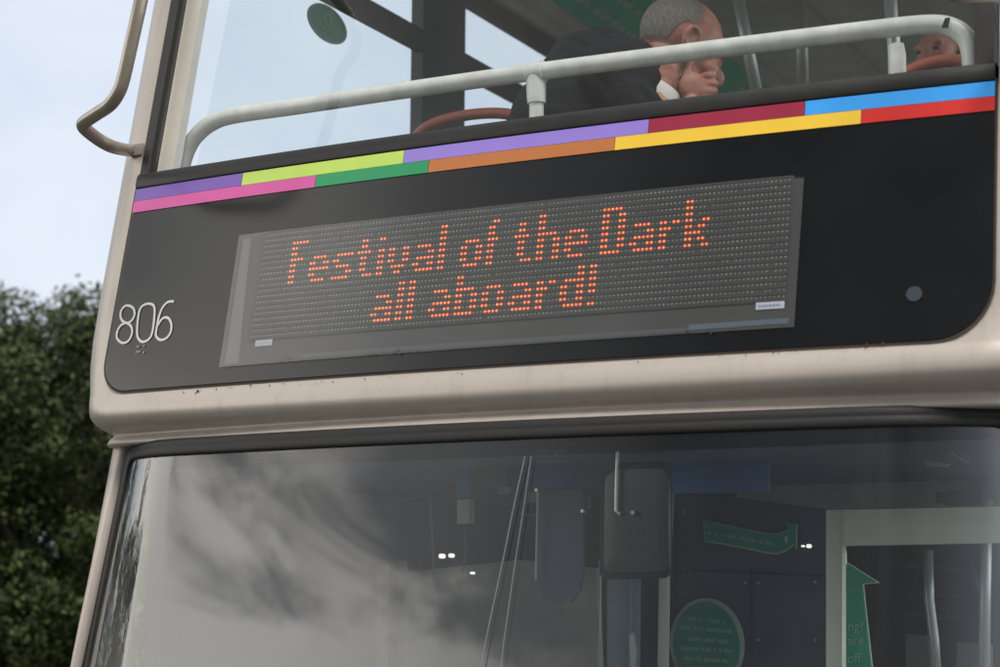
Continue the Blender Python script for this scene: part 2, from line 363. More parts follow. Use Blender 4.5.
# chipped paint and rust specks along the lower edge of the panel
rnd = random.Random(4); rustm = mat('rust', (.10, .035, .015), .9); dirtm = mat('dirt', (.03, .028, .026), .9)
for u, v, rr in ((199, 392, .005), (197, 394, .003), (185, 393, .0025), (252, 386, .003), (330, 378, .002), (868, 345, .003), (884, 344, .0035), (858, 346, .002), *[(u, 394.5-(u-140)*.0655+rnd.uniform(-1.2, .8)+(0 if u < 300 else 1.0), rnd.uniform(.0012, .0026)) for u in [rnd.uniform(150, 930) for _ in range(26)]]):
    x, t = onfront(u, v); mb = MB(); front_fill(mb, [(x+rr*rnd.uniform(.6, 1.3)*math.cos(a), t+rr*rnd.uniform(.6, 1.2)*math.sin(a)*1.0) for a in np.linspace(0, 2*math.pi, 9)[:-1]], .0062, 4); part(mb, 'rust_chip', rustm)

# ---- LED message board
disp = part(front_fill(MB(), [onfront(223, 368), onfront(795, 328), onfront(805, 179), onfront(243, 238)], .0068), 'message_board', mat('board_surround', (.050, .050, .049), .5, vary=.12, vscale=6), smooth='all')
PX, PT = .010518, .0158
XC = lambda c: -.602+PX*c
TC = lambda r: .4066-PT*r
mb = MB(); quad_front(mb, XC(-10)-.004, XC(129), TC(18.8), TC(-.6), .0082, 24); part(mb, 'led_backing', mat('led_board', (.042, .043, .041), .55, vary=.15, vscale=5), disp)
mb = MB()
for r in range(20):
    t = TC(r-.5); mb.grid([[fr(x, t+dt, n) for x in np.linspace(XC(-9.6), XC(128.6), 24)] for dt, n in ((-.0030, .0084), (-.0026, .0091), (.0026, .0091), (.0030, .0084))])
part(mb, 'louvre', mat('louvre_black', (.036, .037, .036), .6), disp)
G = {
'F': ['11111', '11', '11', '1111', '11', '11', '11', '11'],
'e': ['', '', '', '01111', '110011', '111111', '11', '01111'],
's': ['', '', '', '011111', '11', '01111', '000011', '11111'],
't': ['', '011', '011', '1111', '011', '011', '011', '00111'],
'i': ['', '11', '', '11', '11', '11', '11', '11'],
'v': ['', '', '', '110011', '110011', '110011', '01111', '0011'],
'a': ['', '', '', '01111', '000011', '011111', '110011', '011111'],
'l': ['11']*8,
'o': ['', '', '', '01111', '110011', '110011', '110011', '01111'],
'f': ['011', '11', '11', '111', '11', '11', '11', '11'],
'h': ['11', '11', '11', '11111', '110011', '110011', '110011', '110011'],
'D': ['11111', '110011', '110011', '110011', '110011', '110011', '110011', '11111'],
'r': ['', '', '', '11011', '111', '11', '11', '11'],
'k': ['11', '11', '11', '110011', '11011', '1111', '11011', '110011'],
'b': ['', '11', '11', '11111', '110011', '110011', '110011', '11111'],
'd': ['', '000011', '000011', '011111', '110011', '110011', '110011', '011111'],
'!': ['', '11', '11', '11', '11', '11', '', '11'],
'L': ['']+['11']*7 }
lit = set(); letters = []
for row0, chars in ((2, [('F', 0), ('e', 6), ('s', 13), ('t', 20), ('i', 26), ('v', 29), ('a', 36), ('l', 43), ('o', 49), ('f', 56), ('t', 63), ('h', 69), ('e', 76), ('D', 85), ('a', 92), ('r', 99), ('k', 105)]),
                    (10, [('a', 26), ('L', 33), ('L', 36), ('a', 42), ('b', 49), ('o', 56), ('a', 63), ('r', 70), ('d', 76), ('!', 83)])):
    for ch, c0 in chars:
        q_ = [(row0+r, c0+k) for r, line in enumerate(G[ch]) for k, q in enumerate(line) if q == '1']
        lit.update(q_); letters.append(q_)
rnd = random.Random(1)
off = MB()
def dot(mb, x, t, a, b, n):
    k = 8; P = [fr(x+a*math.cos(2*math.pi*i/k), t+b*math.sin(2*math.pi*i/k), n) for i in range(k)]; mb.add(P, [tuple(range(k))])
for r in range(19):
    for c in range(-9, 129):
        if (r, c) not in lit and rnd.random() < .97: dot(off, XC(c), TC(r), .0019, .0019, .0092)
part(off, 'unlit_led_matrix', mat('led_lens', (.30, .31, .25), .35, vary=.5, vscale=25), disp)
halom = mat('led_halo', (.3, .05, .02), .4, emit=(1, .09, .02), estr=.46); corem = mat('led_core', (.8, .3, .1), .4, emit=(1, .33, .115), estr=1.1)  # red bloom round each lit dot, put in as a dim glowing disc
for q_ in letters:
    mb = MB()
    for r, c in q_: dot(mb, XC(c), TC(r), .0047, .0048, .0090)
    nr = len(mb.f)
    for r, c in q_: dot(mb, XC(c), TC(r), .0027*rnd.uniform(.8, 1.1), .0023*rnd.uniform(.8, 1.1), .0098)
    o = part(mb, 'led_letter', halom, disp); o.data.materials.append(corem)
    for i, p in enumerate(o.data.polygons): p.material_index = int(i >= nr)
for u0, v0, u1, v1 in ((757, 301, 786, 309), (257, 338.5, 275, 346)):
    x0, t0 = onfront(u0, (v0+v1)/2+4); x1, t1 = onfront(u1, (v0+v1)/2-4)
    lb = part(quad_front(MB(), x0, x1, .094, .111, .0090, 3), 'maker_sticker', mat('sticker_paper', (.52, .55, .66) if u0 > 500 else (.40, .41, .43), .5), disp)
    mb = MB(); xx = x0+.006
    while xx < x1-.010:
        wdt = rnd.uniform(.003, .006); quad_front(mb, xx, xx+wdt, .099, .105, .0094, 2); xx += wdt+.0018
    part(mb, 'sticker_print', mat('sticker_ink', (.22, .25, .40) if u0 > 500 else (.33, .34, .36), .5), disp)
bd = lambda *q: [onfront(*a) for a in q]
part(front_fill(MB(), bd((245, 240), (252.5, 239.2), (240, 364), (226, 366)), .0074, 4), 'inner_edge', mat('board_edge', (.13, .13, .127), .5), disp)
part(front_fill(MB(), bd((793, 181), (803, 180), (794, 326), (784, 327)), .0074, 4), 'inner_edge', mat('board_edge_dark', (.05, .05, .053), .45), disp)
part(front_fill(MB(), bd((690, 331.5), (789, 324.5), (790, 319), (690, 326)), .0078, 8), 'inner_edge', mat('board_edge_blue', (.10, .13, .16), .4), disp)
part(front_fill(MB(), bd((300, 360), (690, 333), (690, 328.5), (300, 355)), .0076, 8), 'inner_edge', mat('board_edge_grey', (.075, .08, .085), .45), disp)  # narrow grey strip along the lower edge of the board
for k in range(26):
    u = rnd.choice([rnd.uniform(280, 330), rnd.uniform(370, 410), rnd.uniform(620, 740)]); v = 362-(u-280)*.0665+rnd.uniform(-3, 1)
    x, t = onfront(u, v); a = rnd.uniform(.0015, .004); mb = MB(); front_fill(mb, [(x+a*math.cos(q), t+a*rnd.uniform(.5, 1.2)*math.sin(q)) for q in np.linspace(0, 2*math.pi, 8)[:-1]], .0082, 3); part(mb, 'dirt_fleck', dirtm, disp)
mb = MB(); front_fill(mb, [onfront(222, 369), onfront(796, 328.8), onfront(806, 178.3), onfront(242, 237)], .0135); part(mb, 'cover_glass', glass('board_glass', (.97, .97, .97), 1.5, .10, 1.5, dirt=.016), disp, smooth='all')

# ---- tubular branch guards at the upper corners
P = [fr(-1.262, .735, .0), at(112, 146.5, -.02), at(98, 139, -.08), at(86, 129.5, -.14), at(83, 124.5, -.16), at(86, 121, -.175), at(97, 113.5, -.20), at(109, 105.5, -.225), at(117, 95, -.24), at(123, 80, -.245), at(131, 45, -.25), at(141, 0, -.25), at(155, -65, -.22)]
P2 = np.array(P[-1]); P += [P2+np.array([.02, .06, .20]), np.array(fr(-1.25, 1.72, .0))]
part(MB().tube(catmull(P, 5), .0185, 16), 'branch_guard', bronze, smooth='all')
mb = MB(); mb.grid([[fr(x, t, .004) for x in np.linspace(-1.245, -1.207, 4)] for t in (.715, .75)]); part(mb, 'guard_bracket', mat('bracket', (.25, .22, .2), .5))
P = [np.array(fr(1.255, .80, 0)), at(998, -6, -.05), at(970, -5.5, -.16), at(950, -8, -.2), at(940, -22, -.22), at(938, -90, -.22)]
P += [P[-1]+np.array([.03, .06, .45]), np.array(fr(1.25, 1.72, 0))]
part(MB().tube(catmull(P, 5), .0185, 16), 'branch_guard', bronze, smooth='all')

# ---- upper saloon
# inner front pillar: beige moulding with a grey inner edge
mb = MB(); mb.grid([[tuple(np.array(fr(x, t, n))) for t in np.linspace(.63, 1.75, 8)] for x, n in ((-1.178, -.015), (-1.172, -.03), (-1.165, -.035), (-1.125, -.035), (-1.118, -.04))]); part(mb, 'pillar_lining', trim, smooth=True)
mb = MB(); mb.grid([[fr(x, t, n) for t in np.linspace(.6, 1.75, 8)] for x, n in ((-1.119, -.039), (-1.108, -.06), (-1.22, -.10))]); part(mb, 'pillar_edge', greyin)
mb = MB(); mb.grid([[fr(x, t, n) for t in np.linspace(.63, 1.75, 8)] for x, n in ((1.160, -.015), (1.155, -.04), (1.15, -.07), (1.22, -.10))]); part(mb, 'pillar_lining', dark, smooth=True)
# floor of the upper deck, front bulkhead behind the panel
part(MB().box((-1.19, .32, -.13), (1.19, 10.3, -.09)), 'upper_floor', floorm)
part(MB().add([fr(-1.2, -.02, -.03), fr(1.2, -.02, -.03), fr(1.2, .64, -.03), fr(-1.2, .64, -.03)], [(0, 1, 2, 3)]), 'front_lining', dark)
mb = MB(); mb.grid([[fr(x, t, n) for x in np.linspace(-1.16, 1.145, 30)] for t, n in ((.652, -.006), (.650, -.10), (.58, -.12))]); part(mb, 'sill_lining', mat('sill_grey', (.25, .235, .21), .6))

def side(s):
    X, Xi = s*HW, s*1.2
    def wbox(y0, y1, z0, z1, name, m, xo=None, xi=None):
        a, b = sorted((X if xo is None else xo, Xi if xi is None else xi)); return part(MB().box((a, y0, z0), (b, y1, z1)), name, m)
    wbox(1.205, 10.4, -.2, .55, 'side_panel', champ)
    part(MB().box((min(Xi, s*1.235), .2, -.1), (max(Xi, s*1.235), 1.2, .55)), 'side_lining', dark)
    wbox(.62, 10.4, 1.735, 1.80, 'cant_rail', dark, s*1.25)
    ys = [(1.70, 2.02)]+[(3.55+1.55*k, 3.80+1.55*k) for k in range(4)]+[(10.1, 10.39)]
    for y0, y1 in ys: wbox(y0, y1, .555, 1.73, 'window_pillar', dark, s*1.25)
    prev = .38
    for y0, y1 in ys:
        g = part(MB().add([(s*1.232, prev, .555), (s*1.232, y0, .555), (s*1.232, y0, 1.733), (s*1.232, prev+.30*(prev < 1), 1.733)], [(0, 1, 2, 3)]), 'side_window', g_side)
        if prev < 9: part(MB().box((min(s*1.20, s*1.225), prev+.16*(prev < 1), 1.44), (max(s*1.20, s*1.225), y0, 1.525)), 'transom', dark, g)
        prev = y1
    # cove above the windows and its advertisement panels
    for j in range(1):
        mb = MB(); mb.grid([[(s*x, y, z) for x, z in ((1.22, 1.80), (1.175, 1.80), (1.165, 1.835), (1.13, 1.845), (1.11, 1.885))] for y in (.7, 10.3)]); part(mb, 'cove_rail', cream, smooth=True)
        mb = MB(); mb.grid([[(s*x, y, z) for x, z in ((1.11, 1.885), (.86, 2.03), (.80, 2.04))] for y in (.7, 10.3)]); part(mb, 'cove', greyin)
    for k, (y0, y1) in enumerate(((2.3, 3.9), (4.0, 5.4), (5.5, 7.0), (7.3, 8.8))):
        q = lambda y, f, o=.004: (s*(1.105-.235*f-o), y, 1.885+.138*f-o*1.2)
        a = part(MB().add([q(y0, .02), q(y1, .02), q(y1, .96), q(y0, .96)], [(0, 1, 2, 3)]), 'advert_panel', green)
        rr = random.Random(k)
        for row, f0 in enumerate((.24, .6)):
            yy = y0+.35
            while yy < y1-.5:
                d = rr.uniform(.03, .09); mb = MB(); mb.add([q(yy, f0, .006), q(yy+d, f0, .006), q(yy+d, f0+.10, .006), q(yy, f0+.10, .006)], [(0, 1, 2, 3)]); part(mb, 'advert_print', signink, a); yy += d+rr.choice([.015, .015, .05])
for s in (-1, 1): side(s)
part(MB().add([(-.82, .6, 2.045), (.82, .6, 2.045), (.82, 10.3, 2.045), (-.82, 10.3, 2.045)], [(0, 1, 2, 3)]), 'ceiling', greyin)
for x in (-.35, .35): part(MB().box((x-.02, .9, 2.02), (x+.02, 10.2, 2.041)), 'ceiling_strip', cream)
part(MB().box((-1.26, 10.38, -2.0), (1.26, 10.46, 2.0)), 'rear_panel', champ)
part(MB().add([(-1.18, 10.36, -.1), (1.18, 10.36, -.1), (1.18, 10.36, 2.04), (-1.18, 10.36, 2.04)], [(0, 1, 2, 3)]), 'rear_lining', dark)
part(MB().add([(-.6, 10.35, .9), (.6, 10.35, .9), (.6, 10.35, 1.6), (-.6, 10.35, 1.6)], [(0, 1, 2, 3)]), 'emergency_door', mat('door_grey', (.12, .12, .125), .6))

# handrail behind the upper window
P = [at(176, 190, .25), at(184, 160, .25), at(189, 147, .25), at(197, 135, .25), at(212, 123, .25), at(235, 115.5, .25), at(300, 106, .25), at(400, 91, .25), at(535, 72, .25), at(660, 56, .25), at(780, 41, .25), at(880, 29, .25), at(930, 24.5, .25), at(953, 28, .25), at(966, 38, .25), at(971, 52, .25), at(973, 75, .25)]
rail = part(MB().tube(catmull(P, 6), .0232, 18), 'handrail', white, smooth='all')
a, b = at(510, 0, .25), 0
def clampjoint(u, v):
    c_ = at(u, v, .25); mb = MB()
    mb.tube([c_+np.array([-.024, 0, -.003]), c_+np.array([.024, 0, .001])], .0285, 18)
    mb.tube([c_+np.array([0, 0, 0]), c_+np.array([.001, 0, -.045]), c_+np.array([.002, 0, -.085])], [.026, .026, .024], 16)
    part(mb, 'rail_joint', white, rail, smooth=True)
    part(MB().tube([c_+np.array([.002, 0, -.08]), c_+np.array([.002, 0, -.3])], .0195, 14), 'rail_post', white, rail, smooth=True)
clampjoint(536, 72)
c_ = at(895, 27, .25); mb = MB(); mb.tube([at(896, 45, .25), at(897, 55, .25), at(897.5, 80, .25)], [.019, .021, .021], 16); part(mb, 'rail_post', white, rail, smooth=True)
mk = at(945, 24, .222); part(MB().slab([at(941.5, 27.5, .2235), at(945, 18, .2235), at(950, 17.5, .2235), at(947.5, 27, .2235)], (0, .004, 0)), 'rail_mark', mat('black_ink', (.01, .01, .01), .5), rail)
# grab poles further back in the saloon
for A, B_ in (((733, -30), (760, 110)), ((800, -30), (804, 110)), ((888, -30), (899, 110))):
    y = 1.25 if A[0] < 780 else (2.2 if A[0] < 850 else 1.0)
    part(MB().tube([at(*A, y), at(*B_, y)], .019 if y < 2 else .021, 12), 'grab_pole', steel, smooth='all')
# seats: backs towards us where the rows face forward are hidden by the sill; the orange top handles show
seat0 = None
def seat(x, y, zt, w_=.44):
    r = part(MB().grid([[(sx*w_/2, yy, zz) for sx, yy in ((-1, .03), (-.8, 0), (.8, 0), (1, .03), (.9, .07), (-.9, .07))] for zz in (-.62, -.3, -.08)], True), 'seat', moq, smooth=True)
    for v_ in r.data.vertices: v_.co += Vector((x, y, zt))
    h = [(-w_/2, .03, -.09), (-w_/2+.02, .03, -.04), (-w_/2+.08, .03, -.008), (0, .03, .004), (w_/2-.08, .03, -.008), (w_/2-.02, .03, -.04), (w_/2, .03, -.09)]
    part(MB().tube([np.array(p)+np.array([x, y, zt]) for p in catmull(h, 5)], .017, 12), 'seat_handle', orange, r, smooth='all')
    part(MB().box((x-w_/2, y-.42, zt-.68), (x+w_/2, y+.02, zt-.58)), 'seat_cushion', moq, r)
q = at(470, 116, .75); seat(q[0], .72, q[2], .40)
q = at(938, 62, .62); seat(q[0]+.005, .60, q[2], .30)
for yy in (1.9, 2.75, 3.6, 4.5, 5.4):
    for xx in (-.9, -.45, .45, .9): seat(xx, yy, .86 if yy > 2 else .80)
# round sticker on the first side window
c_ = atx(327, 24, -1.2); mb = MB(); mb.slab([c_+np.array([0, .118*math.cos(a), .062*math.sin(a)]) for a in np.linspace(0, 2*math.pi, 33)[:-1]], (-.002, 0, 0)); stk = part(mb, 'round_sticker', mat('sticker_green', (.07, .40, .30), .6))
mb = MB()
ring = [[c_+np.array([.003, .12*math.cos(a)*q, .063*math.sin(a)*q]) for a in np.linspace(0, 2*math.pi, 33)] for q in (.88, 1.0)]; mb.grid(ring)
ring = [[c_+np.array([.004, .028*math.cos(a)*q-.0, .016+.024*math.sin(a)*q]) for a in np.linspace(0, 2*math.pi, 17)] for q in (.5, 1.0)]; mb.grid(ring)
for k in range(5): mb.add([c_+np.array([.004, -.06+.026*k, -.028]), c_+np.array([.004, -.042+.026*k, -.028]), c_+np.array([.004, -.042+.026*k, -.018]), c_+np.array([.004, -.06+.026*k, -.018])], [(0, 1, 2, 3)])
part(mb, 'sticker_print', mat('sticker_pale', (.30, .42, .36), .6), stk)

# ------------------------------------------------------------------ lower front
TW = math.tan(math.radians(13))
def W(x, z, n=0.0):
    e = min(1.35, max(0., (abs(x)-.93)/.22))
    return (x, .07-.08*(1-(x/1.15)**2)-.06*(1-e*e)-TW*(-.175-z)-n, z)
ZB = -1.32
XE_ = lambda z: .062*max(0, -.218-z)-.03*max(0, -.65-z)
mb = MB(); mb.grid([[W(x, z) for x in np.concatenate([np.linspace(-1.16-XE_(z), -.93, 14), np.linspace(-.90, .90, 30), np.linspace(.93, 1.21+XE_(z), 14)])] for z in np.linspace(-.165, ZB, 22)]); part(mb, 'windscreen', g_low, smooth='all')
# rubber gasket round the windscreen
XE = lambda z: .062*max(0, -.218-z)-.03*max(0, -.65-z)         # the pane widens a little downwards
path = [(-1.150-XE(z), z, -1, 0) for z in np.linspace(ZB, -.206, 24)]
path += [(-1.150+.028-.028*math.cos(a), -.206+.028*math.sin(a), -math.cos(a), math.sin(a)) for a in np.radians([15, 30, 45, 60, 75])]
path += [(x, -.178, 0, 1) for x in np.linspace(-1.122, 1.177, 60)]
path += [(1.203-.026+.026*math.cos(a), -.204+.026*math.sin(a), math.cos(a), math.sin(a)) for a in np.radians([75, 60, 45, 30, 15])]
path += [(1.203+XE(z), z, 1, 0) for z in np.linspace(-.204, ZB, 24)]
sec = [(0, -.002), (0, .006), (.005, .0095), (.016, .0105), (.021, .0092), (.023, .0088), (.026, .0100), (.035, .0105), (.042, .008), (.045, .003), (.046, -.02)]
mb = MB(); mb.grid([[W(x+a*s_, z+b*s_, n) for x, z, a, b in path] for s_, n in sec]); part(mb, 'windscreen_gasket', rubber, smooth='all')
for s in (-1, 1):
    mb = MB(); rows = []
    for z in np.linspace(-.125, ZB-.05, 16):
        y = W(1.15, z)[1]
        o_ = .026*(s > 0); o2 = -.045*max(0, -.2-z)
        rows.append([(s*(x+o2*min(1, max(0, (x-1.2)/.06))+(o_+XE_(z))*max(0, 1-(x-1.185)/.12)), y+dy, z) for x, dy in ((1.185, .035), (1.19, .012), (1.205, .010), (1.225, .014), (1.245, .030), (1.262, .055), (1.275, .09), (1.29, .18), (1.305, .30))])
    mb.grid(rows); part(mb, 'windscreen_pillar', champ, smooth='all')
# dash panel, bumper, flanks and wheels below the frame
mb = MB(); mb.grid([[(x*(1.30/1.345), y-.30+.05*(z < -1.9), z) for x, y in plan(0, .14, 1.4, .12)] for z in (ZB+.0, ZB-.1, -1.75, -1.9, -2.05)]); part(mb, 'lower_front_panel', champ, smooth=True)
for s in (-1, 1):
    a, b = sorted((s*1.22, s*1.31))
    part(MB().box((min(s*1.23, s*1.28), 1.21, -.212), (max(s*1.23, s*1.28), 10.38, -.128)), 'waist_rail', champ)
    part(MB().box((a, 1.2, -2.0), (b, 10.38, -1.15)), 'lower_side_panel', champ)
    part(MB().box((a, .35, -2.0), (b, 1.2, -1.15)), 'lower_side_panel', champ)
    for y0, y1 in ((.30, .40), (1.5, 1.58), (2.6, 2.7), (4.2, 4.3), (5.8, 5.9), (7.4, 7.5), (9.0, 10.38)): part(MB().box((min(s*1.215, s*1.25), y0, -1.15), (max(s*1.215, s*1.25), y1, -.16)), 'lower_pillar', dark)
    if s < 0: part(MB().box((-1.215, .24, -1.15), (-1.20, 4.2, -.12)), 'cab_lining', navy)
    part(MB().add([(s*1.24, .35, -1.15), (s*1.24, 9.0, -1.15), (s*1.24, 9.0, -.205), (s*1.24, .35, -.205)], [(0, 1, 2, 3)]), 'lower_side_window', g_side)
    lampb = MB(); k = 20; lampb.tube([(s*.95, -.42, -1.62), (s*.95, -.32, -1.62)], .09, 20); part(lampb, 'headlight', mat('headlight_glass', (.6, .62, .65), .1), smooth=True)
    for y in (2.3, 8.0):
        wl = part(MB().tube([(s*.98, y, -1.86), (s*1.265, y, -1.86)], .485, 32), 'wheel', rubber, smooth=True)
        part(MB().tube([(s*1.20, y, -1.86), (s*1.272, y, -1.86)], [.29, .25], 24), 'rim', steel, wl, smooth=True)
part(MB().box((-1.2, .3, -2.0), (1.2, 10.3, -1.95)), 'lower_floor', floorm)
# cab: dark lining, header with blue blinds
part(MB().add([(-1.2, .14, -.20), (1.2, .14, -.20), (1.2, 4.0, -.14), (-1.2, 4.0, -.14)], [(0, 1, 2, 3)]), 'cab_ceiling', navy)
def px(l, y): return [at(u, v, y) for u, v in l]
def slab(name, l, y, m, d=.02, parent=bus): return part(MB().slab(px(l, y), (0, d, 0)), name, m, parent)
XB = float(at(832, 560, 1.75)[0])
part(MB().box((-1.195, 1.75, -1.95), (XB, 1.79, -.15)), 'cab_bulkhead', navy)
part(MB().box((XB-.06, 2.1, -1.95), (1.19, 2.14, -.15)), 'cab_bulkhead', dark)
slab('header_panel', [(768, 450), (1010, 444), (1010, 506), (826, 509), (735, 497)], 1.72, mat('header_panel_grey', (.30, .33, .32), .55, vary=.25, vscale=5), .02)
slab('lower_partition', [(405, 572), (520, 560), (596, 568), (604, 800), (400, 800)], 1.2, mat('grey_partition', (.38, .39, .37), .6, vary=.15, vscale=6), .03)
slab('blue_blind', [(508, 452), (770, 447), (768, 492), (508, 496)], .55, blueb, .01)
slab('blue_blind', [(456, 455), (470, 454), (469, 497), (456, 498)], .55, blueb, .01)
slab('header_rail', [(470, 490), (600, 487), (600, 497), (470, 500)], .50, dark, .03)
slab('header_plate', [(474, 452), (506, 451), (506, 490), (476, 490)], .5, mat('header_grey', (.09, .09, .09), .6), .03)
slab('ticket_reader', [(457, 500), (469, 499), (469, 523), (457, 524)], .45, mat('reader_grey', (.28, .30, .29), .5), .03)
# driver's sun visor
o = [(537, 492), (583, 490), (583, 570), (580, 590), (570, 602), (556, 604), (543, 597), (536, 580)]
vis = slab('sun_visor', o, .33, mat('visor_blue', (.030, .045, .085), .5), .012)
part(MB().tube([at(538, 490, .31), at(536, 580, .31)], .003, 8), 'visor_edge', mat('visor_rim', (.45, .46, .48), .4), vis, smooth=True)
wire = mat('cable', (.05, .05, .055), .5)
for l, y, r in (([(476, 486), (490, 500), (512, 503), (540, 500), (566, 503)], .47, .004), ([(508, 494), (520, 512), (545, 514), (560, 498)], .46, .005), ([(575, 449), (579, 470), (577, 489)], .45, .004), ([(464, 524), (466, 552), (462, 574)], .47, .003)):
    part(MB().tube(catmull(px(l, y), 6), r, 8), 'cable', wire, smooth='all')
for u, v, w_, h_, y in ((498, 487, 12, 7, .46), (528, 492, 9, 10, .44), (556, 491, 14, 6, .44), (581, 497, 6, 11, .42), (541, 508, 10, 8, .47), (506, 449, 5, 5, .4), (590, 449, 7, 4, .4)):
    slab('header_bracket', [(u, v), (u+w_, v-.6), (u+w_, v+h_), (u, v+h_)], y, mat('bracket_grey', (.13, .135, .14), .45), .025)
for u, v in ((536, 490), (582, 511), (543, 456), (556, 456)): c_ = at(u, v, .29); part(MB().tube([c_, c_+np.array([0, .015, 0])], .0045, 8), 'fixing_screw', mat('screw_bright', (.75, .75, .75), .3, .6))
# black mirror housing with its bright hanger
def puff(name, outline, y, dep, ins, m, parent=bus, kick=0.):
    P0 = np.array(outline, float); c0 = P0.mean(0); rows = []
    for f, yy in ((.90, y+dep), (.985, y+dep*.8), (1.0, y+dep*.35), (.985, y+.018), (1-ins*.45, y+.006), (1-ins, y)):
        rows.append([at(*(c0+(p-c0)*f), yy-kick*max(0, (p[1]-c0[1])*f/60+.1)**2*(yy < y+dep*.6)) for p in P0])
    mb = MB(); n = len(P0); mb.grid(rows, True); 
    last = rows[-1]; k = len(mb.v); rings = [last]+[[at(*(c0+(p-c0)*(1-ins)*g_), y-.002-kick*max(0, (p[1]-c0[1])*(1-ins)*g_/60+.1)**2) for p in P0] for g_ in (.8, .6, .4, .2, .05)]; mb.grid(rings, True); k = len(mb.v); mb.f.append(tuple(range(k-n, k))); mb.f.append(tuple(range(n))[::-1]); return part(mb, name, m, parent, smooth='all')
o = rrect(600, 672, 462, 579, (16, 12, 9, 9), 5); o = [(u+(v-520)*.012*(1 if u < 636 else -.5)*-1, v+(u-636)*-.03) for u, v in o]
mir = puff('mirror_housing', o, .10, .12, .12, mat('mirror_plastic', (.022, .023, .023), .30, bump=.05, bscale=300), kick=0)
part(MB().tube([at(617.5, 452, .085), at(616.5, 487, .085), at(616, 511, .085), at(620, 514, .09)], .0042, 8), 'mirror_hanger', mat('bright_rod', (.72, .72, .70), .25, .3), mir, smooth=True)
part(MB().tube([at(632.5, 512.5, .08), at(632.5, 512.5, .1)], .005, 10), 'fixing_screw', mat('screw', (.8, .8, .8), .2, .8), mir)
mb = MB()
for u0 in (624, 638):
    for v0 in (528, 545): mb.slab(px([(u0, v0+5), (u0+3, v0), (u0+8, v0+4), (u0+6, v0+7), (u0+3, v0+4)], .0965), (0, .003, 0))
part(mb, 'moulded_arrow', mat('moulding', (.02, .021, .021), .6), mir)
slab('header_box', [(537, 450), (562, 449), (562, 461), (537, 462)], .3, mat('box_grey', (.22, .23, .23), .5), .05)
# windscreen wiper arms parked upright
wip = mat('wiper_arm', (.2, .21, .21), .4)
def onW(u, v, n=.012):
    C, d = ray(u, v); s_ = 4.5
    for _ in range(40):
        q = C+s_*d; s_ -= .75*(q[1]-W(q[0], q[2], n)[1])/d[1]
    return q
for l, r in (([(525, 456), (514, 505), (503, 560), (490, 620), (470, 720)], .0011), ([(531, 456), (524, 505), (514, 570), (504, 640), (495, 720)], .0009)):
    part(MB().tube([onW(*a) for a in l], r, 8), 'wiper_arm', wip, smooth=True)
# pillar, poles and partition screen behind the mirror
slab('screen_post', [(607, 560), (628, 560), (626, 760), (607, 760)], 1.05, mat('pale_blue_post', (.22, .28, .35), .5), .04)
slab('screen_post', [(632, 560), (637, 560), (635, 760), (631, 760)], 1.03, mat('blue_post', (.16, .22, .30), .5), .03)
part(MB().slab(px([(629, 637), (633, 632), (637, 650), (635, 668), (631, 670)], 1.0), (0, .02, 0)), 'post_catch', steel)
part(MB().tube([at(670, 470, 1.0), at(664.5, 580, 1.0), at(662, 760, 1.0)], .0165, 12), 'grab_pole', mat('pale_pole', (.50, .52, .48), .4), smooth='all')
part(MB().tube([at(600, 560, .98), at(598, 760, .98)], .005, 8), 'screen_edge', steel)
# lettering helper: text curves turned into flat mesh in the plane of a sign
def words(txt, origin, ux, uz, size, m, name, parent, off=.003):
    cu = bpy.data.curves.new('t', 'FONT'); cu.body = txt; cu.size = size; to = bpy.data.objects.new('t', cu); COL.objects.link(to)
    dg = bpy.context.evaluated_depsgraph_get(); me = bpy.data.meshes.new_from_object(to.evaluated_get(dg)); bpy.data.objects.remove(to)
    mb = MB(); o_ = np.array(origin); nrm = np.cross(ux, uz); nrm = nrm/np.linalg.norm(nrm)
    mb.add([o_+np.array(ux)*v.co.x+np.array(uz)*v.co.y+nrm*off for v in me.vertices], [tuple(p.vertices) for p in me.polygons]); return part(mb, name, m, parent)
def bars(l0, l1, y, h, m, name, parent, seed, rows, words_n):
    rr = random.Random(seed)
    for (u0, v0), (u1, v1) in rows:
        f = 0
        while f < 1:
            g = min(1, f+rr.uniform(.03, .06)*rr.choice([1, 1, 1.6])); a = (u0+(u1-u0)*f, v0+(v1-v0)*f); b = (u0+(u1-u0)*g, v0+(v1-v0)*g); hh = h*rr.uniform(.7, 1.1)
            mb = MB(); mb.add(px([a, b, (b[0], b[1]-hh), (a[0], a[1]-hh)], y), [(0, 1, 2, 3)]); part(mb, name, m, parent); f = g+rr.choice([.012, .012, .012, .05])
seam = mat('panel_joint', (.03, .035, .05), .6)
for l in ([(752, 566), (750, 700)], [(690, 570), (822, 576)], [(676, 505), (676, 700)]): part(MB().tube(px(l, 1.742), .003, 6), 'panel_joint', seam)
for u, v in ((684, 512), (684, 576), (745, 583), (758, 583), (815, 582), (815, 640), (758, 640)): c_ = at(u, v, 1.735); part(MB().tube([c_, c_+np.array([0, .01, 0])], .0045, 8), 'fixing_screw', steel)
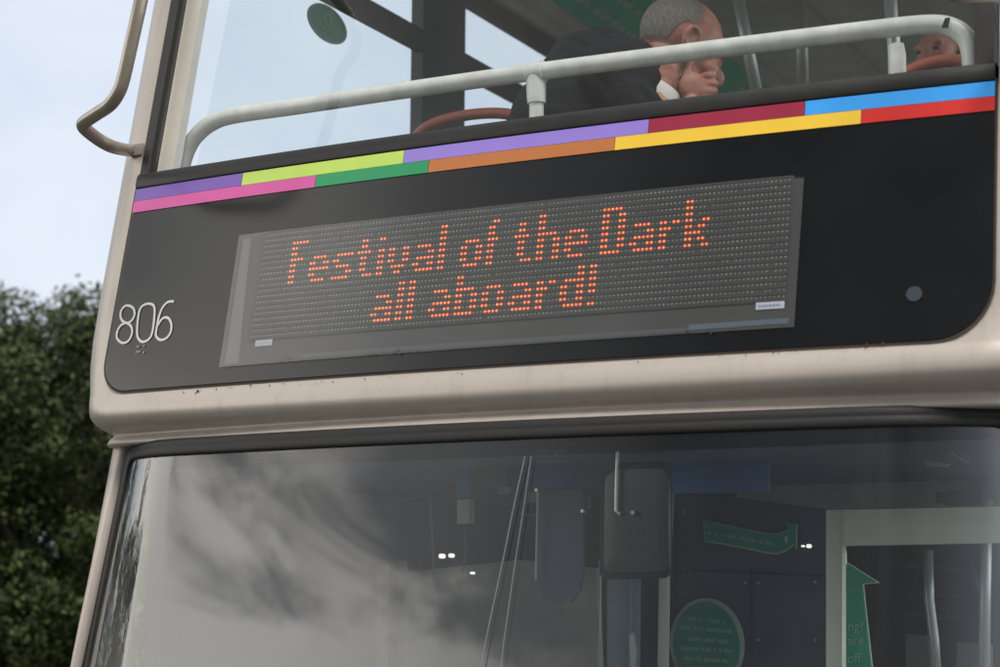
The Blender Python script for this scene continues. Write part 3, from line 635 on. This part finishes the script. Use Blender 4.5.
# wavy arrow sign
edge = mat('sign_edge', (.70, .82, .74), .6)
gsn = mat('sign_green', (.03, .38, .24), .6, vary=.1, vscale=12)
top = [(703.5, 520), (720, 523.5), (750, 530), (770, 533.5), (780, 533), (788, 529), (788.5, 527)]
hd = [(785, 522.5), (797, 524), (796.5, 549), (794, 545)]
bot = [(786, 551), (777, 554.5), (767, 553.5), (745, 549), (722, 544.5), (704, 541.5)]
o = top+hd+bot
s1 = slab('arrow_sign', o, 1.735, edge, .006)
c0 = np.array([752, 538]); ins = []
for i, p in enumerate(o):
    a, b = np.array(o[i-1], float), np.array(o[(i+1) % len(o)], float); d = b-a; d /= np.linalg.norm(d); nn = np.array([-d[1], d[0]]); ins.append(tuple(np.array(p)+nn*1.3))
slab('sign_face', ins, 1.731, gsn, .003, s1)
bars(0, 0, 1.729, 3.2, mat('sign_print', (.35, .62, .5), .6), 'sign_print', s1, 3, [((707, 533.5), (775, 546))], 7)
slab('sign_symbol', [(784, 537), (788, 535.5), (787, 543), (785.5, 543)], 1.729, edge, .001, s1)
# round sign
def ell(cx, cy, rx, ry, rot, k=40): return [(cx+rx*math.cos(a)*math.cos(rot)-ry*math.sin(a)*math.sin(rot), cy+rx*math.cos(a)*math.sin(rot)+ry*math.sin(a)*math.cos(rot)) for a in np.linspace(0, 2*math.pi, k+1)[:-1]]
s2 = slab('round_sign', ell(707, 644, 37, 46, -.08), 1.733, mat('sign_rim', (.62, .70, .64), .6), .006)
slab('sign_face', ell(706.5, 646, 33, 44, -.08), 1.729, gsn, .003, s2)
bars(0, 0, 1.727, 4.2, mat('sign_print_pale', (.35, .62, .5), .6), 'sign_print', s2, 5, [((688, 620), (726, 624)), ((680, 629), (733, 633.5)), ((684, 640), (728, 644)), ((681, 650), (733, 653)), ((684, 660), (728, 663)), ((686, 670), (728, 672))], 6)
# pale door frame with the tall arrow sign inside it
slab('door_frame', [(826, 510), (1080, 505), (1080, 541), (840.5, 545.5), (840.5, 800), (826, 800)], 1.0, doorm, .05)
slab('door_frame_edge', [(840.5, 510), (841.8, 510), (841.8, 800), (840.5, 800)], .994, mat('door_edge', (.62, .66, .60), .4), .004)
o = [(848, 562.5), (880, 583), (863.5, 584.5), (866, 610), (876, 700), (842, 700), (842, 566)]
s3 = slab('tall_arrow_sign', o, 1.15, edge, .006)
slab('sign_face', [(849, 565.5), (876.5, 582.3), (862, 583.7), (864.6, 610), (874.4, 700), (842, 700), (842, 566)], 1.146, gsn, .003, s3)
o_ = at(848, 632, 1.144); ux = at(860, 631.5, 1.144)-o_; ux /= np.linalg.norm(ux); uz = np.array([0, 0, 1.])
pr = mat('tall_sign_print', (.3, .58, .46), .6)
for k, (u, v, t_) in enumerate(((848, 631, 'ng?'), (848, 645, 'are'), (847.5, 663, 'off'))): words(t_, at(u, v, 1.144), ux, uz, .037, pr, 'sign_print', s3)
# rails and pale panels in the entrance
part(MB().tube([at(928, 550, 1.5), at(929, 600, 1.5), at(934, 640, 1.5), at(938, 700, 1.5)], .016, 12), 'grab_pole', steel, smooth='all')
part(MB().tube([at(987, 500, 1.2), at(985, 600, 1.2), at(983, 760, 1.2)], .016, 12), 'grab_pole', steel, smooth='all')
part(MB().tube([at(968, 562, 1.5), at(984, 610, 1.5)], .012, 10), 'grab_pole', dark, smooth='all')
slab('luggage_rack', [(906, 634), (928, 636), (932, 760), (906, 760)], 1.9, mat('rack_grey', (.15, .16, .16), .6), .04)
slab('luggage_rack', [(957, 642), (990, 645), (990, 760), (955, 760)], 1.9, mat('rack_grey_light', (.17, .18, .18), .6), .04)
for k, (v, cc) in enumerate(((563, (.07, .065, .055)), (590, (.05, .05, .045)), (612, (.075, .055, .045)))):
    slab('step_edge', [(905, v), (975, v+6), (975, v+10), (905, v+4)], 2.05, mat('step_trim', cc, .6), .02)
slab('ceiling_fitting', [(924, 460), (950, 464), (945, 466.5), (925, 465)], .6, mat('fitting', (.42, .42, .38), .4), .02)
part(MB().tube([at(932, 440, .5), at(968, 462, .5)], .0035, 8), 'ceiling_wire', steel)
slab('roof_box', [(936, 492), (982, 488), (982, 502), (936, 503)], 1.5, dark, .2)
lampm = mat('small_lamp', (.9, .9, .9), .3, emit=(1, .97, .9), estr=1.1)
for u, v, y, r in ((440.5, 556, 1.15, .0075), (450, 555.5, 1.15, .0065), (808, 546, 1.6, .006), (802, 546, 1.6, .003), (471, 573, 1.15, .004)):
    c_ = at(u, v, y); part(MB().tube([c_, c_+np.array([0, .02, 0])], r, 10), 'cab_lamp', lampm)
slab('cab_strut', [(377, 565), (386, 565), (384, 760), (376, 760)], .95, mat('strut_beige', (.30, .28, .23), .6), .02)
slab('cab_strut', [(398, 560), (404, 560), (402, 760), (397, 760)], .95, mat('strut_grey', (.2, .2, .19), .6), .02)
part(MB().tube([at(403, 500, .9), at(430, 494, .9), at(436, 620, .9)], .004, 8), 'cab_strut', mat('strut_blue', (.15, .18, .22), .5))

# ------------------------------------------------------------------ people
def capsule(bm, a, b, ra, rb, seg=14):
    a, b = Vector(a), Vector(b); n = max(1, min(10, math.ceil((b-a).length/(.45*min(ra, rb)))))
    for k in range(n+1):
        f = k/n; r = ra+(rb-ra)*f; p = a.lerp(b, f)
        bmesh.ops.create_uvsphere(bm, u_segments=seg, v_segments=10, radius=r, matrix=Matrix.Translation(p))
def ellipsoid(bm, c, r, rot=None, seg=24):
    m = Matrix.Translation(Vector(c)) @ (rot.to_4x4() if rot else Matrix.Identity(4)) @ Matrix.Diagonal((*r, 1))
    bmesh.ops.create_uvsphere(bm, u_segments=seg, v_segments=16, radius=1, matrix=m)
def fuse(name, bm, m, parent, voxel=.006, smooth=6, frame=None):
    me = bpy.data.meshes.new(name); bm.to_mesh(me); bm.free()
    o = bpy.data.objects.new(name, me); COL.objects.link(o)
    r = o.modifiers.new('r', 'REMESH'); r.mode = 'VOXEL'; r.voxel_size = voxel
    sm = o.modifiers.new('s', 'SMOOTH'); sm.iterations = smooth; sm.factor = .5
    dg = bpy.context.evaluated_depsgraph_get(); me2 = bpy.data.meshes.new_from_object(o.evaluated_get(dg)); o.modifiers.clear(); o.data = me2; bpy.data.meshes.remove(me)
    me2.polygons.foreach_set('use_smooth', [True]*len(me2.polygons)); me2.materials.clear(); me2.materials.append(m)
    if frame: me2.transform(frame)
    if parent: o.parent = parent
    return o
skin = mat('skin', (.50, .165, .115), .55, vary=.15, vscale=26, col2=(.56, .30, .225), bump=.15, bscale=180)
skin.node_tree.nodes['Principled BSDF'].inputs['Subsurface Weight'].default_value = .12; skin.node_tree.nodes['Principled BSDF'].inputs['Subsurface Radius'].default_value = (.012, .004, .002)
hairm = mat('grey_hair', (.20, .19, .175), .8, vary=.45, vscale=120, bump=.9, bscale=260)
suit = mat('charcoal_suit', (.010, .0105, .014), .95, vary=.4, vscale=60, bump=.3, bscale=45, spec=.2)
shirt = mat('white_shirt', (.72, .70, .66), .8)

def thin_hair():
    m = bpy.data.materials.new('grey_thin_hair'); m.use_nodes = True; t = m.node_tree; b = t.nodes['Principled BSDF']; o = t.nodes['Material Output']
    b.inputs['Roughness'].default_value = .75
    x = t.nodes.new('ShaderNodeTexCoord'); mp = t.nodes.new('ShaderNodeMapping'); mp.inputs['Scale'].default_value = (1, 1, .35); t.links.new(x.outputs['Object'], mp.inputs[0])
    n = t.nodes.new('ShaderNodeTexNoise'); n.inputs['Scale'].default_value = 260; n.inputs['Detail'].default_value = 4; t.links.new(mp.outputs[0], n.inputs[0])
    r = t.nodes.new('ShaderNodeValToRGB'); e = r.color_ramp.elements; e[0].position = .3; e[0].color = (.15, .13, .115, 1); e[1].position = .7; e[1].color = (.31, .28, .255, 1)
    t.links.new(n.outputs[0], r.inputs[0]); t.links.new(r.outputs[0], b.inputs['Base Color'])
    a = t.nodes.new('ShaderNodeAttribute'); a.attribute_name = 'hair_amount'
    n2_ = t.nodes.new('ShaderNodeTexNoise'); n2_.inputs['Scale'].default_value = 420; n2_.inputs['Detail'].default_value = 2; t.links.new(mp.outputs[0], n2_.inputs[0])
    q = t.nodes.new('ShaderNodeMath'); q.operation = 'MULTIPLY_ADD'; t.links.new(a.outputs['Fac'], q.inputs[0]); q.inputs[1].default_value = 1.1; q.inputs[2].default_value = -.62
    ad = t.nodes.new('ShaderNodeMath'); ad.operation = 'ADD'; t.links.new(q.outputs[0], ad.inputs[0]); t.links.new(n2_.outputs[0], ad.inputs[1])
    mr = t.nodes.new('ShaderNodeMapRange'); t.links.new(ad.outputs[0], mr.inputs[0]); mr.inputs[1].default_value = .25; mr.inputs[2].default_value = .75; mr.inputs[4].default_value = .9
    tr = t.nodes.new('ShaderNodeBsdfTransparent'); mx = t.nodes.new('ShaderNodeMixShader'); t.links.new(mr.outputs[0], mx.inputs[0]); t.links.new(tr.outputs[0], mx.inputs[1]); t.links.new(b.outputs[0], mx.inputs[2])
    t.links.new(mx.outputs[0], o.inputs[0]); return m
def man():
    root = tag(empty('person'), 'person in dark suit with short grey hair, chin on hand, behind the upper window', 'person')
    H = at(683, 50, .70)
    f = R_[:2]*math.cos(math.radians(14))+F_[:2]/np.linalg.norm(F_[:2])*math.sin(math.radians(14)); f /= np.linalg.norm(f)
    # local axes: x = his right (towards us), y = forward (image right), z = up
    fr_ = Matrix(((f[1], f[0], 0, H[0]), (-f[0], f[1], 0, H[1]), (0, 0, 1, H[2]+Z0), (0, 0, 0, 1)))
    root.location = (H[0], H[1], Z0-.09)
    K = 1.21
    tilt = Matrix.Rotation(math.radians(-25), 3, 'X')
    def h(p): return tilt @ (Vector(p)*K)
    bm = bmesh.new()
    ellipsoid(bm, h((0, -.016, .030)), (.074*K, .098*K, .088*K), tilt)          # cranium
    ellipsoid(bm, h((0, .030, .005)), (.066*K, .066*K, .085*K), tilt)           # forehead and face
    ellipsoid(bm, h((0, .028, -.052)), (.054*K, .050*K, .048*K), tilt)          # jaw
    ellipsoid(bm, h((0, .062, -.086)), (.026*K, .018*K, .016*K), tilt)          # chin
    ellipsoid(bm, h((0, .098, -.022)), (.012*K, .020*K, .024*K), tilt)          # nose
    ellipsoid(bm, h((0, .090, -.060)), (.026*K, .014*K, .012*K), tilt)          # lips
    for sx in (-1, 1):
        ellipsoid(bm, h((sx*.032, .078, .018)), (.026*K, .018*K, .010*K), tilt) # brow
        ellipsoid(bm, h((sx*.042, .066, -.030)), (.024*K, .022*K, .020*K), tilt)# cheek
        ear = [(.076, .006, -.004), (.082, .004, .016), (.088, -.008, .024), (.093, -.022, .018), (.093, -.027, .002), (.089, -.022, -.016), (.082, -.010, -.030), (.077, .000, -.034)]
        for p_, q_ in zip(ear[:-1], ear[1:]): capsule(bm, h((sx*p_[0], p_[1], p_[2])), h((sx*q_[0], q_[1], q_[2])), .0055*K, .0055*K, 8)
        ellipsoid(bm, h((sx*.078, -.012, -.004)), (.006*K, .018*K, .026*K), tilt)
        ellipsoid(bm, h((sx*.080, -.004, -.032)), (.006*K, .008*K, .010*K), tilt)
    capsule(bm, h((0, -.030, -.055)), (0, -.115, -.20), .060*K, .066*K)          # neck
    capsule(bm, (0, -.115, -.20), (0, -.24, -.42), .10, .13)                   # chest under the jacket
    # right arm under the sleeve and the hand against the jaw
    hx, hy, hz = .074, .002, -.128
    capsule(bm, (.12, -.03, -.30), (hx+.012, hy-.012, hz-.055), .032, .027)
    ellipsoid(bm, (hx, hy, hz), (.019, .043, .042), Matrix.Rotation(math.radians(10), 3, 'X'))
    # four unequal fingers curled forward under the chin, thumb along the jaw
    for k, (dz, ln) in enumerate(((.034, .030), (.012, .036), (-.010, .034), (-.031, .026))):
        a = Vector((hx+.004, hy+.030, hz+dz)); b = a+Vector((-.006, ln, .004)); c1 = b+Vector((-.030, .004, .002)); d = c1+Vector((-.012, -.020, 0))
        capsule(bm, a, b, .0102, .0095, 10); capsule(bm, b, c1, .0094, .0086, 10); capsule(bm, c1, d, .0084, .0076, 10)
    a = Vector((hx-.004, hy-.018, hz+.028)); b = a+Vector((-.002, .006, .034)); c1 = b+Vector((-.004, .014, .024)); capsule(bm, a, b, .0125, .011, 10); capsule(bm, b, c1, .0105, .0085, 10)
    body = fuse('body', bm, skin, root, .0040, 2, fr_)
    # short thin hair: dense at the back and sides, fading out towards the bald front
    bm = bmesh.new()
    bmesh.ops.create_uvsphere(bm, u_segments=96, v_segments=64, radius=1)
    dens = []
    def sst(a, b_, x): t = max(0, min(1, (x-a)/(b_-a))); return t*t*(3-2*t)
    for v in bm.verts:
        c = v.co; x, y, z = c.x*.0765, c.y*.1015, c.z*.0905
        d = (.92-.30*sst(.04, .085, z))*(1-sst(-.030, .058, y-.15*max(0, z-.03)))
        d *= sst(-.062, -.035, z+.15*max(0, -.02-y)) if y < .0 else sst(-.03, .0, z-.6*y)
        e = ((y+.006)/.030)**2+((z+.040)/.042)**2
        if abs(x) > .045: d *= sst(.75, 1.5, e)
        dens.append(d)
    for v in bm.verts: v.co = tilt @ ((Vector((v.co.x*.0765, v.co.y*.1015, v.co.z*.0905))+Vector((0, -.016, .030)))*K)
    me = bpy.data.meshes.new('hair'); bm.to_mesh(me); bm.free(); me.transform(fr_)
    at_ = me.attributes.new('hair_amount', 'FLOAT', 'POINT'); at_.data.foreach_set('value', dens)
    me.materials.append(thin_hair()); me.polygons.foreach_set('use_smooth', [True]*len(me.polygons)); ho = bpy.data.objects.new('hair', me); COL.objects.link(ho); ho.parent = root
    # jacket: bowed back, near shoulder, sleeve
    bm = bmesh.new()
    ellipsoid(bm, (0, -.245, -.095), (.17, .150, .125), Matrix.Rotation(math.radians(-24), 3, 'X'))
    ellipsoid(bm, (0, -.155, -.055), (.135, .080, .060), Matrix.Rotation(math.radians(-22), 3, 'X'))
    ellipsoid(bm, (.15, -.235, -.135), (.070, .110, .095)); ellipsoid(bm, (-.165, -.18, -.175), (.075, .095, .10))
    capsule(bm, (0, -.30, -.17), (0, -.46, -.52), .155, .18)
    capsule(bm, (.165, -.215, -.20), (.19, -.07, -.44), .074, .060); capsule(bm, (.19, -.07, -.44), (.098, .006, -.215), .058, .043)
    capsule(bm, (-.18, -.18, -.19), (-.22, -.08, -.45), .074, .060); capsule(bm, (-.22, -.08, -.45), (-.10, .12, -.48), .058, .045)
    capsule(bm, (.1, -.42, -.56), (.12, .02, -.60), .095, .075); capsule(bm, (-.1, -.42, -.56), (-.12, .02, -.60), .095, .075)
    jk = fuse('suit_jacket', bm, suit, root, .007, 3, None)
    from mathutils import noise as mn
    nrm = [v.normal.copy() for v in jk.data.vertices]
    for v, nv in zip(jk.data.vertices, nrm):                                # cloth folds
        p = v.co.copy(); q = mn.noise(Vector((p.x*16, p.y*7-p.z*9, p.z*14)))*.010+mn.noise(p*38)*.003-max(0, mn.noise(Vector((p.x*9, p.y*16+p.z*12, p.z*5)))-.15)*.03
        v.co = p+nv*q
    jk.data.transform(fr_)
    mb = MB(); ax = Vector((0, -.095, -.150)); up = Vector((0, .46, .80)).normalized(); q = up.to_track_quat('Z', 'Y').to_matrix(); rows = []
    for r, hgt in ((.135, -.085), (.118, -.05), (.103, -.026), (.097, -.028), (.098, -.08)):
        rows.append([tuple(fr_ @ (ax+q @ Vector((r*1.02*math.cos(a), r*1.08*math.sin(a), hgt)))) for a in np.linspace(math.radians(150), math.radians(395), 36)])
    mb.grid(rows); mb.build('jacket_collar', suit, root, 'all', z0=0)
    # shirt collar standing round the neck
    mb = MB(); ax = Vector((0, -.085, -.145)); up = Vector((0, .46, .80)).normalized(); q = up.to_track_quat('Z', 'Y').to_matrix(); rows = []
    for r, hgt in ((.088, -.045), (.084, -.01), (.080, .022), (.076, .024), (.078, -.04)):
        rows.append([tuple(fr_ @ (ax+q @ Vector((r*math.cos(a), r*1.05*math.sin(a), hgt)))) for a in np.linspace(0, 2*math.pi, 41)])
    mb.grid(rows); o = mb.build('shirt_collar', shirt, root, 'all', z0=0)
    for c in root.children: c.matrix_parent_inverse = root.matrix_world.inverted() if False else Matrix.Translation(-root.location)
man()

def passenger():
    root = tag(empty('person'), 'person half hidden below the white handrail behind the orange seat handle at the far right', 'person')
    H = at(945, 54, 1.55); root.location = (H[0], H[1], Z0-.09)
    fr_ = Matrix.Translation((H[0], H[1], H[2]+Z0)) @ Matrix.Rotation(math.radians(155), 4, 'Z')
    bm = bmesh.new()
    ellipsoid(bm, (0, -.012, .02), (.072, .092, .09)); ellipsoid(bm, (0, .03, -.01), (.063, .062, .09)); ellipsoid(bm, (0, .035, -.06), (.05, .05, .05)); ellipsoid(bm, (0, .090, -.025), (.010, .014, .020))
    ellipsoid(bm, (0, .084, -.062), (.025, .012, .011))
    for sx in (-1, 1):
        ellipsoid(bm, (sx*.032, .080, .014), (.024, .014, .009)); ellipsoid(bm, (sx*.04, .064, -.032), (.023, .022, .02)); ellipsoid(bm, (sx*.076, -.01, -.01), (.009, .02, .03))
    capsule(bm, (0, -.03, -.06), (0, -.03, -.2), .052, .058); capsule(bm, (0, -.03, -.2), (0, -.05, -.45), .10, .12)
    fuse('body', bm, skin, root, .005, 4, fr_)
    bm = bmesh.new()
    for sx in (-1, 1): ellipsoid(bm, (sx*.031, .083, -.004), (.011, .008, .006))
    fuse('eyes', bm, mat('eye', (.03, .025, .02), .2), root, .002, 1, fr_)
    bm = bmesh.new(); bmesh.ops.create_uvsphere(bm, u_segments=40, v_segments=28, radius=1)
    for v in bm.verts: v.co = Vector((v.co.x*.080, v.co.y*.10, v.co.z*.098))+Vector((0, -.014, .022))
    bmesh.ops.delete(bm, geom=[v for v in bm.verts if v.co.z < -.05 or (v.co.y > .03 and v.co.z < .075)], context='VERTS')
    me = bpy.data.meshes.new('hair'); bm.to_mesh(me); bm.free(); me.transform(fr_); me.materials.append(mat('brown_hair', (.05, .03, .02), .7, vary=.3, vscale=90)); ho = bpy.data.objects.new('hair', me); COL.objects.link(ho); ho.parent = root
    bm = bmesh.new(); ellipsoid(bm, (0, -.06, -.30), (.20, .12, .14)); capsule(bm, (0, -.06, -.32), (0, -.06, -.62), .15, .16)
    for sx in (-1, 1): capsule(bm, (sx*.19, -.05, -.28), (sx*.23, .02, -.55), .06, .05); capsule(bm, (sx*.1, -.05, -.66), (sx*.11, .33, -.66), .085, .07)
    fuse('jumper', bm, mat('jumper', (.06, .06, .08), .9), root, .01, 4, fr_)
    for c in root.children: c.matrix_parent_inverse = Matrix.Translation(-root.location)
passenger()

# ------------------------------------------------------------------ trees along the verge
def leafmat():
    m = bpy.data.materials.new('leaf'); m.use_nodes = True; t = m.node_tree; b = t.nodes['Principled BSDF']; b.inputs['Roughness'].default_value = .6
    b.inputs['Specular IOR Level'].default_value = .3
    g = t.nodes.new('ShaderNodeNewGeometry'); r = t.nodes.new('ShaderNodeValToRGB'); e = r.color_ramp.elements
    e[0].position = 0; e[0].color = (.016, .028, .007, 1); e[1].position = 1; e[1].color = (.078, .100, .022, 1)
    k = r.color_ramp.elements.new(.6); k.color = (.034, .053, .012, 1)
    t.links.new(g.outputs['Random Per Island'], r.inputs[0]); t.links.new(r.outputs[0], b.inputs['Base Color']); return m
LEAF = leafmat(); BARK = mat('bark', (.07, .055, .04), .95, vary=.3, vscale=25, bump=.6, bscale=40)
def tree(loc, hgt, rad, seed, label, nleaf=26000):
    rr = np.random.default_rng(seed)
    root = tag(empty('hedgerow_tree', loc), label, 'tree', 'trees along the verge')
    mb = MB(); limbs = []
    mb.tube([(0, 0, -.05), (.05, .02, hgt*.35), (.02, .08, hgt*.75)], [.16, .12, .05], 10)
    for k in range(10):
        a = rr.uniform(0, 6.28); z0 = rr.uniform(.15, .6)*hgt; l = rad*rr.uniform(.5, .8); e = np.array([math.cos(a)*l, math.sin(a)*l, z0+rr.uniform(.1, .35)*hgt])
        s0 = np.array([.03, .03, z0]); mb.tube([s0, s0*.5+e*.5+np.array([0, 0, .1]), e], [.06, .04, .015], 8)
    mb.build('trunk', BARK, root, True, z0=0)
    # leaf clumps through an uneven crown
    ncl = 260; cs = []
    while len(cs) < ncl:
        p = rr.uniform(-1, 1, 3); q = np.linalg.norm(p)
        if q > 1 or q < .25: continue
        cs.append(np.array([p[0]*rad, p[1]*rad, hgt*.53+p[2]*hgt*.44]))
    cs = np.array(cs); cr = rr.uniform(.22, .52, ncl)*rad*.42
    idx = rr.integers(0, ncl, nleaf); d = rr.normal(0, 1, (nleaf, 3)); d /= np.linalg.norm(d, axis=1)[:, None]
    c = cs[idx]+d*(cr[idx]*rr.uniform(.35, 1, nleaf)**.5)[:, None]*np.array([1, 1, .75])
    tw = rr.random(nleaf) < .04; c[tw] += d[tw]*rr.uniform(.02, .09, (tw.sum(), 1))
    c[:, 2] = np.maximum(c[:, 2], .08)
    nrm = d*.6+rr.normal(0, .55, (nleaf, 3))+np.array([0, 0, .35]); nrm /= np.linalg.norm(nrm, axis=1)[:, None]
    t1 = np.cross(nrm, rr.normal(0, 1, (nleaf, 3))); t1 /= np.linalg.norm(t1, axis=1)[:, None]; t2 = np.cross(nrm, t1)
    s = rr.uniform(.020, .040, nleaf)[:, None]
    V = np.stack([c-t1*s, c+t2*s*.5, c+t1*s, c-t2*s*.5], 1).reshape(-1, 3)
    me = bpy.data.meshes.new('crown'); me.vertices.add(len(V)); me.vertices.foreach_set('co', V.ravel()); n = nleaf
    me.loops.add(4*n); me.loops.foreach_set('vertex_index', np.arange(4*n)); me.polygons.add(n); me.polygons.foreach_set('loop_start', np.arange(n)*4); me.update(calc_edges=True)
    me.materials.append(LEAF); o = bpy.data.objects.new('crown', me); COL.objects.link(o); o.parent = root
    return root
def gpos(u, dist):
    d = F_+R_*(u-500)/FPX; d = d[:2]/np.linalg.norm(d[:2]); return (CAM[0]+d[0]*dist, CAM[1]+d[1]*dist, 0)
tree(gpos(75, 15.5), 4.55, 1.75, 1, 'dense dark green tree directly left of the bus corner, nearest crown in view', 90000)
tree(gpos(-60, 16.5), 4.75, 1.9, 2, 'dense dark green tree at the left edge of the picture, cut by the frame', 80000)
tree(gpos(215, 18.5), 4.3, 1.8, 3, 'dense dark green tree mostly hidden behind the bus corner', 40000)
tree(gpos(10, 20.5), 5.0, 2.2, 6, 'dense dark green tree standing behind the two nearest crowns, left of the bus', 60000)
tree((-8.0, 2.6, 0), 4.5, 1.9, 4, 'dense dark green tree beside the road ahead of the bus, reflected in the windscreen edge', 60000)
tree((-7.8, -.8, 0), 4.1, 1.8, 5, 'smaller dark green tree on the verge ahead of the bus, nearest the camera side', 60000)
